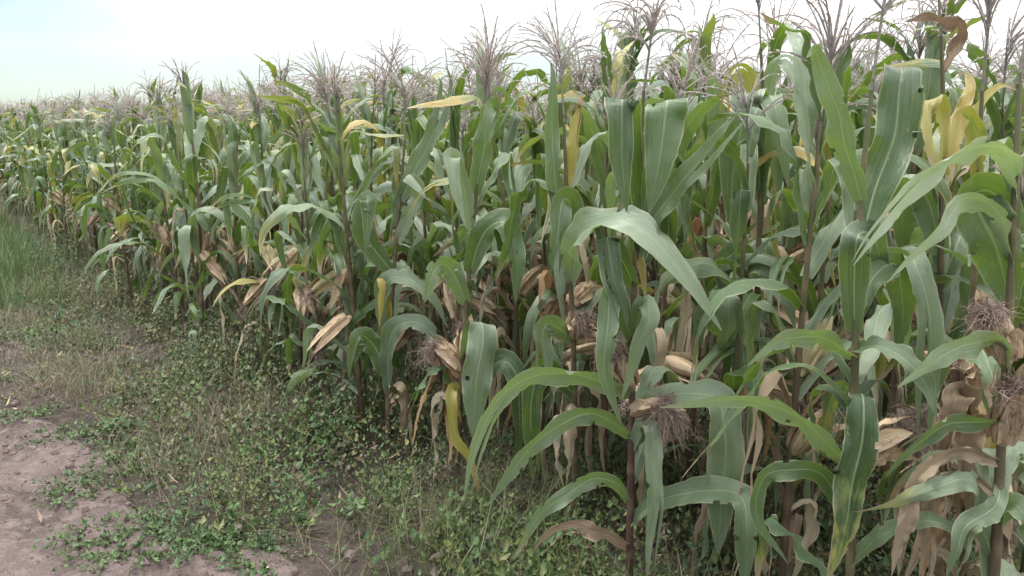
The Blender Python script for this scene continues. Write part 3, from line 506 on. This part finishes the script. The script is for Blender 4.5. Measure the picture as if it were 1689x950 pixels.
hero('maize plant with a wide pale leaf hanging straight down before an orange dried strip', 2.99,
     [(752, 850, 0), (756, 720, 0), (765, 560, 0), (780, 380, 0), (795, 200, 0)],
     [([(766, 590, 0), (778, 545, -0.05), (792, 530, -0.1), (796, 570, -0.15), (786, 640, -0.17), (778, 720, -0.17)], 56, G(flat=0.2, light=0.5, pk=0.6, bs=0.35, split=False)),
      ([(758, 700, 0), (748, 640, -0.04), (742, 660, -0.08), (752, 720, -0.1), (775, 760, -0.1), (796, 840, -0.1)], 22, G(yel=0.9, dry=0.35, tipdry=0.6)),
      ([(775, 450, 0), (800, 380, -0.05), (835, 370, -0.1), (852, 420, -0.14), (850, 500, -0.16)], 48, G(light=0.1)),
      ([(770, 500, 0), (740, 440, -0.05), (715, 450, -0.1), (700, 500, -0.13)], 42, G(light=0.4)),
      ([(785, 320, 0), (800, 230, -0.03), (812, 175, -0.06), (806, 190, -0.12), (800, 245, -0.13)], 38, G(light=0.2)),
      ([(780, 380, 0), (762, 300, -0.04), (745, 258, -0.08), (748, 300, -0.12), (768, 375, -0.14)], 34, G(light=0.7)),
      ([(758, 680, 0), (820, 600, -0.05), (850, 620, -0.08), (858, 700, -0.1), (850, 760, -0.1)], 44, G(light=0.05))],
     [(762, 610, 160, 50, 0.18, 0.026, 0.5, 0.08), (765, 590, 80, 60, 0.18, 0.026, 0.2, 0.07)], tsize=0.95, seed=16, tan=0.3, extra=3)
hero('maize plant with two narrow leaves arching right from yellow bases, beside the weeds', 3.44,
     [(640, 740, 0), (640, 640, 0), (645, 520, 0), (655, 380, 0), (668, 230, 0)],
     [([(640, 650, 0), (640, 580, -0.06), (655, 538, -0.1), (690, 532, -0.14), (722, 565, -0.16), (742, 615, -0.17)], 38, G(roll=(0.7, 0.3), light=0.4, bs=0.4)),
      ([(642, 560, 0), (630, 500, -0.05), (642, 458, -0.1), (682, 462, -0.14), (715, 495, -0.16), (738, 540, -0.17)], 34, G(roll=(0.7, 0.3), light=0.45, bs=0.35)),
      ([(643, 570, 0), (634, 490, -0.04), (632, 460, -0.08), (628, 500, -0.12), (626, 540, -0.13)], 24, G(yel=0.75)),
      ([(641, 620, 0), (610, 560, -0.04), (590, 560, -0.08), (580, 620, -0.1)], 40, G(light=0.15)),
      ([(648, 450, 0), (610, 400, -0.03), (600, 360, -0.06), (606, 330, -0.1), (604, 410, -0.13)], 44, G(light=0.2)),
      ([(655, 400, 0), (690, 320, -0.05), (670, 290, -0.09), (690, 310, -0.12), (705, 330, -0.13)], 30, G(light=0.8)),
      ([(660, 330, 0), (700, 250, -0.03), (725, 190, -0.04), (735, 140, -0.04), (728, 120, -0.06)], 36, G(light=0.3))],
     [(642, 580, 20, 60, 0.18, 0.026, 0.4, 0.06)], tsize=0.95, seed=17, tan=0.3, extra=3)
hero('maize plant with a tan-based leaf arching over its neighbour to the right', 2.75,
     [(946, 880, 0), (948, 700, 0), (944, 520, 0), (936, 350, 0), (930, 190, 0)],
     [([(944, 470, 0), (952, 400, -0.25), (975, 373, -0.45), (1020, 366, -0.58), (1075, 392, -0.64), (1130, 455, -0.66), (1190, 545, -0.66)], 66, G(roll=(1.1, 0.6), light=0.75, bs=0.5)),
      ([(944, 460, 0), (950, 405, -0.04), (958, 395, -0.08), (962, 430, -0.12), (965, 470, -0.13)], 28, G(dry=0.9)),
      ([(938, 400, 0), (915, 300, 0), (912, 200, 0), (912, 130, 0), (908, 100, 0.02)], 32, G(light=0.25, roll=(0.2, 0.1))),
      ([(944, 560, 0), (920, 540, -0.05), (900, 535, -0.08), (895, 590, -0.1), (902, 640, -0.1)], 40, G(light=0.4, edge=0.4)),
      ([(940, 420, 0), (940, 340, -0.03), (930, 330, -0.08), (920, 380, -0.12), (915, 450, -0.13)], 50, G(light=0.2)),
      ([(946, 650, 0), (900, 600, -0.03), (880, 640, -0.05), (878, 720, -0.06), (890, 800, -0.06)], 44, G(light=0.05)),
      ([(935, 330, 0), (945, 240, 0), (955, 180, 0), (960, 150, 0.02)], 22, G(yel=0.9, dry=0.4))],
     [(944, 500, 60, 20, 0.19, 0.028, 0.5, 0.05), (946, 560, -70, 60, 0.17, 0.025, 0.7, 0.05)], tsize=1.0, seed=18, extra=4, group='maize plants behind the front row')

# ------------------------------------------------------------------ the rest of the field
NV = 14
proto_p = [gen_plant(100 + i, 'mid', top=1.53, yellow=0.05 + 0.10 * (i % 3 == 0), skip_low=0.1) for i in range(NV)] + [gen_plant(200 + i, 'mid', top=1.5, yellow=0.05, greenup=0.75, scale_leaf=0.95) for i in range(8)]
proto_m = [meshes(p) for p in proto_p]
low_p = [merged(gen_plant(300 + i, 'low', top=1.55, yellow=0.05 + 0.10 * (i % 3 == 0)), None) for i in range(8)]
rng = np.random.default_rng(77)
taken = [np.array(at(p, 400, y)[:2]) for p, y in ((1410, 1.8), (1045, 2.33), (1655, 1.62), (1600, 1.98), (1552, 2.3), (1250, 2.75), (766, 2.99), (645, 3.44), (944, 2.75))]
cand = []
def hscale(t, r): return 0.985 - 0.010 * min(max(t - 2, 0), 5) - (0.02 if r == 0 else 0.0) - 0.02 * (r > 4)   # the crop stands a little lower along the verge
for r in range(0, 24):
    for i in range(-50, 190 if r != 1 else 198):
        t = i * 0.21 + rng.normal() * 0.05 + (r % 2) * 0.13; dpt = r * 0.62 + rng.normal() * 0.07
        if i >= 190: t = 0.3 + (i - 190) * 0.29; dpt = 0.30 + 0.1 * (i % 2)
        if r == 0: dpt = rng.normal() * 0.1 - 0.05
        p = O2 + E2 * t + N2 * dpt
        if p[1] < 1.55 or p[0] / p[1] > 0.78 or p[0] / p[1] < -0.95 or p[1] > 34: continue
        if r == 0 and t < 2.3: continue
        if t > 18 and rng.random() < 0.35: continue
        if any(np.hypot(*(p - q)) < 0.19 for q in taken): continue
        d = math.hypot(*p); infr = -0.68 < p[0] / p[1] < 0.7
        score = (0.62 ** r + 0.13) / d ** 2 * (1 if infr else (0.35 if d < 4.5 else 0.02))
        cand.append((score, p[0], p[1], r, t))
cand.sort(reverse=True)
NIND = 292
for k, (s_, x, y, r, t) in enumerate(cand[:NIND]):
    v = int(rng.integers(NV)) if r else NV + int(rng.integers(8)); sc_ = float(np.clip(rng.normal(1.0, 0.05), 0.88, 1.1)) * hscale(t, r) * (0.92 if r == 1 and t < 2.6 else 1)
    o = empty('maize_plant', (x, y, float(gz(x, y))), rng.uniform(0, 6.28), sc_)
    o.rotation_euler.x, o.rotation_euler.y = rng.normal() * 0.035, rng.normal() * 0.035
    if r == 0: tag(o, 'smaller maize plant in the front row, further along the weedy verge', 'maize plant', 'maize plants of the front row')
    elif r == 1: tag(o, 'maize plant in the second row, seen through the leaves of the front row', 'maize plant', 'maize plants of the second row')
    else: tag(o, 'maize plant deep in the field showing leaf tops and grey tassel above other plants', 'maize plant', 'maize plants behind the front row')
    build(proto_m[v], o)
allg = {}
for (s_, x, y, r, t) in cand[NIND:]:
    a, sc_ = rng.uniform(0, 6.28), float(np.clip(rng.normal(1.0, 0.055), 0.88, 1.12)) * hscale(t, r); c, s = math.cos(a) * sc_, math.sin(a) * sc_
    tx, ty = rng.normal() * 0.04, rng.normal() * 0.04; M = np.array([[c, -s, tx], [s, c, ty], [0, 0, sc_]])
    for mn, g in low_p[int(rng.integers(8))].items(): allg.setdefault(mn, Geo()).join(g, M, np.array([x, y, float(gz(x, y))]), rng.random())
# one object: several materials in one mesh
def mesh_multi(name, d):
    big = Geo(); idx = []; ms = []
    for i, (mn, g) in enumerate(d.items()): V, Q, A, T = g.arrays(); big.add(V, Q, A, T); idx.append(np.full(len(Q), i, np.int32)); ms.append(bpy.data.materials[mn])
    me = mesh_of(name, big, ms[0])
    for m in ms[1:]: me.materials.append(m)
    me.polygons.foreach_set('material_index', np.concatenate(idx)); me.update(); return me
tag(link('maize_field', mesh_multi('maize_field', allg)), 'mass of distant maize plants with grey tassels behind the nearer rows', 'maize field', kind='stuff')
print('PLANTS', len(cand), 'POLYS', len(bpy.data.meshes['maize_field'].polygons))

# ------------------------------------------------------------------ grass, weeds and litter
def blades(rng, x, y, h, wd, dry, yel, lean=0.6):
    n = len(x); a = rng.uniform(0, 6.28, n); ln = lean * rng.uniform(0.2, 1.4, n); f = np.array([0, 0.35, 0.7, 1.0]); z0 = gz(x, y) - 0.01
    dx, dy = np.cos(a), np.sin(a); V = np.zeros((n, 4, 2, 3))
    for i, q in enumerate(f):
        out_ = h * ln * q ** 1.8; ww_ = wd * (1 - q * 0.92)
        for j, sgn in enumerate((-1, 1)):
            V[:, i, j, 0] = x + dx * out_ - dy * sgn * ww_; V[:, i, j, 1] = y + dy * out_ + dx * sgn * ww_; V[:, i, j, 2] = z0 + h * (q - 0.28 * np.minimum(ln, 1.4) * q ** 2.5)
    b = np.arange(n)[:, None, None] * 8 + np.array([[0, 1, 3, 2], [2, 3, 5, 4], [4, 5, 7, 6]])[None]
    A = np.zeros((n, 8, 3)); A[..., 2] = rng.random(n)[:, None]; A[..., 1] = np.repeat(f, 2)[None]
    T = np.zeros((n, 8, 3)); T[..., 0] = dry[:, None]; T[..., 1] = yel[:, None]
    return V.reshape(-1, 3), b.reshape(-1, 4), A.reshape(-1, 3), T.reshape(-1, 3)
def leaflets(rng, P, ln, wd, dry, yel, el=(0.0, 0.9)):
    n = len(P); a = rng.uniform(0, 6.28, n); e = rng.uniform(*el, n); d = np.stack([np.cos(a) * np.cos(e), np.sin(a) * np.cos(e), np.sin(e)], -1); s = np.stack([-np.sin(a), np.cos(a), rng.normal(size=n) * 0.35], -1); nn_ = np.cross(s, d)
    V = np.zeros((n, 3, 3, 3))
    for i, (q, w_) in enumerate(((0, 0.16), (0.45, 1.0), (1.0, 0.12))):
        for j, sg in enumerate((-1, 0, 1)): V[:, i, j] = P + d * (ln * q)[:, None] + s * (wd * w_ * sg)[:, None] + nn_ * (abs(sg) * wd * w_ * 0.35 - 0.25 * ln * q * q)[:, None]
    b = np.arange(n)[:, None, None] * 9 + quads(3, 3)[None]; A = np.zeros((n, 9, 3)); A[..., 2] = rng.random(n)[:, None]; T = np.zeros((n, 9, 3)); T[..., 0] = dry[:, None]; T[..., 1] = yel[:, None]
    return V.reshape(-1, 3), b.reshape(-1, 4), A.reshape(-1, 3), T.reshape(-1, 3)
def scatter(rng, n, t0, t1, s0, s1, dens):
    t = rng.uniform(t0, t1, n); s = rng.uniform(s0, s1, n); x = O2[0] + t * E2[0] - s * N2[0]; y = O2[1] + t * E2[1] - s * N2[1]
    k = (rng.random(n) < dens(t, s, x, y)) & (y > 0.9); return x[k], y[k], t[k], s[k]
rng = np.random.default_rng(5)
def verge(t, s): return np.clip((track_edge(t) + 0.10 - s) / 0.50, 0, 1) ** 1.3 * np.clip((s + 1.2) / 1.2, 0.2, 1)
def patch(x, y, f, sd_, lo, hi): return np.clip((vnoise(x * f, y * f, sd_) * 0.65 + vnoise(x * f * 2.7, y * f * 2.7, sd_ + 1) * 0.35 - lo) / (hi - lo), 0, 1)
# short mixed grass and dry stems of the verge
g = Geo()
x, y, t, s = scatter(rng, 190000, -1.5, 12, -2.6, 2.4, lambda t, s, x, y: verge(t, s) * np.interp(s, [-0.5, 0.3, 0.8], [0.4, 0.55, 1.0]) * (0.10 + 0.90 * patch(x, y, 2.4, 23, 0.36, 0.62)) * np.clip(1.5 - t / 14, 0.3, 1))
dryf = np.clip(0.18 + patch(x, y, 1.1, 31, 0.34, 0.58) * 0.9 + rng.normal(size=len(x)) * 0.3, 0, 1) * np.where(t > 2.5, 1.0, 0.75)
g.add(*blades(rng, x, y, rng.uniform(0.03, 0.15, len(x)) * (0.35 + 1.5 * patch(x, y, 2.4, 23, 0.4, 0.68)) * np.interp(s, [-0.6, 0.0, 0.6, 1.3], [1.3, 1.7, 1.35, 0.6]), rng.uniform(0.0010, 0.0026, len(x)), dryf, rng.uniform(0, 0.5, len(x)), 0.9))
x, y, t, s = scatter(rng, 34000, -1, 9, -0.6, 1.6, lambda t, s, x, y: verge(t, s) * patch(x, y, 1.3, 33, 0.45, 0.62))
g.add(*blades(rng, x, y, rng.uniform(0.06, 0.20, len(x)), rng.uniform(0.0008, 0.0017, len(x)), np.full(len(x), 0.95), x * 0, 1.5))
# the far side of the track and stray tufts in it
x, y, t, s = scatter(rng, 26000, -1, 16, 0.5, 4.5, lambda t, s, x, y: patch(x, y, 1.6, 41, 0.56, 0.68) * 0.6 + np.clip((s - 3.3) * 2, 0, 1) * 0.8)
g.add(*blades(rng, x, y, rng.uniform(0.02, 0.08, len(x)), rng.uniform(0.001, 0.0022, len(x)), np.clip(rng.normal(size=len(x)) * 0.35 + 0.3, 0, 1), rng.uniform(0, 0.5, len(x)), 1.1))
tag(link('verge_grass', mesh_of('verge_grass', g, M_grass, False)), 'low mixed green and dry grass covering the verge between the track and the maize', 'grass', kind='stuff')
# tall green clump at the left
g = Geo()
x, y, t, s = scatter(rng, 40000, 5.0, 15, 0.25, 3.2, lambda t, s, x, y: np.clip((s - 0.3) / 0.4, 0, 1) * np.clip((t - 5.9) / 0.9, 0, 1) * (0.2 + 0.8 * patch(x, y, 1.0, 51, 0.3, 0.55)))
hh = rng.uniform(0.15, 0.55, len(x)) * np.clip(0.6 + 0.14 * (t - 6), 0.5, 1.25) * (0.55 + 0.7 * patch(x, y, 1.3, 53, 0.3, 0.65))
g.add(*blades(rng, x, y, hh, rng.uniform(0.002, 0.004, len(x)), np.clip((t - 9.5) / 4, 0, 0.7) * rng.random(len(x)) + (rng.random(len(x)) < 0.10) * 0.8, rng.uniform(0, 0.35, len(x)), 0.5))
tag(link('tall_grass', mesh_of('tall_grass', g, M_tall, False)), 'tall soft green grass growing beside the track at the left, paler farther off', 'grass', kind='stuff')
# creeping broad-leaved weeds
g = Geo()
x, y, t, s = scatter(rng, 100000, -1.5, 10, -2.8, 2.4, lambda t, s, x, y: np.clip((track_edge(t) + 0.15 - s) / 0.45, 0, 1) ** 1.4 * np.clip(0.06 + 0.35 * (s < 0.4) + 0.94 * patch(x, y, 2.1, 61, 0.46, 0.60), 0, 1) * np.clip(1.4 - t / 9, 0.2, 1))
nl = 7; hgt = rng.uniform(0.01, 0.13, len(x)) * np.interp(s, [-0.3, 0.2, 1.0], [3.2, 2.5, 0.7]) * (0.5 + patch(x, y, 1.2, 63, 0.3, 0.7)) * np.clip((track_edge(t) + 0.1 - s) * 3, 0.2, 1)
P = np.stack([x, y, gz(x, y)], -1)[:, None] + rng.normal(size=(len(x), nl, 3)) * np.array([0.022, 0.022, 0]); P[..., 2] += hgt[:, None] * np.linspace(0.15, 1, nl)[None] + 0.004
kind = patch(x, y, 1.0, 71, 0.45, 0.6)
ln = (np.repeat(rng.uniform(0.005, 0.019, len(x)) * rng.choice([0.7, 1.0, 1.5], len(x)) * (1 + 0.4 * kind), nl)); dr = np.repeat(np.where(rng.random(len(x)) < 0.30, 0.9, 0.0) + 0.2 * patch(x, y, 0.9, 73, 0.4, 0.6), nl); ye = np.repeat(rng.random(len(x)) ** 3 * 0.7, nl)
g.add(*leaflets(rng, P.reshape(-1, 3), ln, ln * rng.uniform(0.25, 0.42, len(ln)), dr, ye))
tag(link('creeping_weeds', mesh_of('creeping_weeds', g, M_weed, False)), 'creeping green broad-leaved weeds matted over the verge and under the maize', 'weeds', kind='stuff')
# dry litter under the maize and on the verge
g = Geo()
x, y, t, s = scatter(rng, 12000, -2, 12, -4, 2.2, lambda t, s, x, y: np.where(s < 0.2, 0.7, 0.35 * verge(t, s) + 0.06))
P = np.stack([x, y, gz(x, y) + rng.uniform(0.004, 0.03, len(x))], -1); ln = rng.uniform(0.02, 0.10, len(x))
g.add(*leaflets(rng, P, ln, rng.uniform(0.0015, 0.008, len(x)), rng.random(len(x)) * 0.4, ln * 0, (-0.1, 0.25)))
tag(link('leaf_litter', mesh_of('leaf_litter', g, M_litter, False)), 'dry brown leaf scraps and stems littering the soil', 'leaf litter', kind='stuff')
# small clods of soil on the track
g = Geo(); oc = np.array([[1, 0, 0], [0, 1, 0], [-1, 0, 0], [0, -1, 0]], float)
x, y, t, s = scatter(rng, 26000, -1, 8, 0.3, 3.4, lambda t, s, x, y: 0.25 + 0.75 * patch(x, y, 2.5, 81, 0.4, 0.6))
n = len(x); q = rng.uniform(0.0015, 0.007, n) * (1 + 2.8 * (rng.random(n) < 0.09)); a = rng.uniform(0, 6.28, n); V = np.zeros((n, 3, 4, 3))
for i, (zz, rr) in enumerate(((-0.4, 0.9), (0.35, 0.85), (0.75, 0.3))):
    for j in range(4): aa = a + j * 1.57; rj = q * rr * rng.uniform(0.7, 1.3, n); V[:, i, j] = np.stack([x + np.cos(aa) * rj, y + np.sin(aa) * rj, gz(x, y) + 0.013 + q * zz], -1)
fq = np.vstack([quads(3, 4, True), [[8, 9, 10, 11]]]); b = np.arange(n)[:, None, None] * 12 + fq[None]; A = np.zeros((n, 12, 3)); A[..., 2] = rng.random(n)[:, None]
g.add(V.reshape(-1, 3), b.reshape(-1, 4), A.reshape(-1, 3), np.zeros(3))
tag(link('soil_clods', mesh_of('soil_clods', g, M_clod, False)), 'small crumbs and clods of pinkish soil lying on the dirt track', 'soil clods', kind='stuff')

# single weeds one can pick out
def weed(label, px, py, h, nl, lw, yel, group, seed, dry=0.0, ratio=0.42, spread=0.75):
    rg = np.random.default_rng(seed); d = fw + rt * (px - CX) / F + up * (CY - py) / F; k = CAMH / -d[2]; p = CAM + d * k; z = float(gz(p[0], p[1]))
    o = empty('broadleaf_weed', (p[0], p[1], z)); tag(o, label, 'weed', group); g = Geo(); ns = max(2, nl // 6); tips = []
    for i in range(ns):
        a = rg.uniform(0, 6.28); l_ = h * spread * rg.uniform(0.6, 1.25); v = np.linspace(0, 1, 5)[:, None]; Pp = np.array([math.cos(a) * l_, math.sin(a) * l_, 0]) * v ** 1.4 + np.array([0, 0, h * rg.uniform(0.6, 1.1)]) * np.sin(v * 1.5) ; tube(g, Pp - [0, 0, 0.01], 0.0018 * (1.2 - v[:, 0]), 4, (0.2, 0.3, 0), rg.random()); tips.append(Pp)
    link('stem', mesh_of('stem', g, M_weed), o); L_ = []
    for i in range(nl): Pp = tips[i % ns]; f = rg.uniform(0.35, 1); L_.append([np.interp(f, np.linspace(0, 1, 5), Pp[:, c]) for c in range(3)])
    ln = rg.uniform(0.7, 1.25, nl) * lw; g2 = Geo().add(*leaflets(rg, np.array(L_), ln, ln * ratio, np.full(nl, dry), np.full(nl, yel) * rg.random(nl), (-0.1, 0.8)))
    link('foliage', mesh_of('foliage', g2, M_weed, False), o)
weed('pale green leafy weed on bare soil, largest in the verge near the track', 195, 725, 0.09, 60, 0.034, 0.1, None, 1)
weed('weed with round yellow-green leaves right of the maize plant with arching leaves', 690, 700, 0.16, 18, 0.06, 0.9, None, 2, 0, 0.5)
weed('weed with bright yellow-green leaves between the weeds and the first maize stalks', 640, 690, 0.14, 16, 0.055, 0.8, None, 3, 0, 0.5)
weed('small brownish weed clump standing alone on the bare track soil', 215, 830, 0.07, 26, 0.022, 0.7, None, 4, 0.3)
for i, (px, py) in enumerate(((150, 890), (185, 905), (270, 870), (360, 880), (330, 905), (125, 800), (240, 770), (90, 715), (40, 690), (110, 815), (230, 910), (205, 755), (225, 740), (165, 705), (395, 900), (430, 930))):
    weed('flat green weed rosette spreading on the bare soil of the track edge', px, py, 0.03, 190, 0.018, 0.22, 'low weeds on the track edge', 20 + i, 0.05, 0.4, 5.5)
for i, (px, py) in enumerate(((560, 690), (520, 720), (600, 740), (700, 800), (640, 830), (780, 870), (590, 880), (500, 880), (860, 900), (720, 920), (960, 830), (930, 930), (1130, 850), (1180, 930), (1120, 780))):
    weed('leafy green weed growing among the mat of weeds beside the maize stalks', px, py, 0.13, 48, 0.028, 0.35, 'upright weeds beside the maize', 50 + i, 0.05)
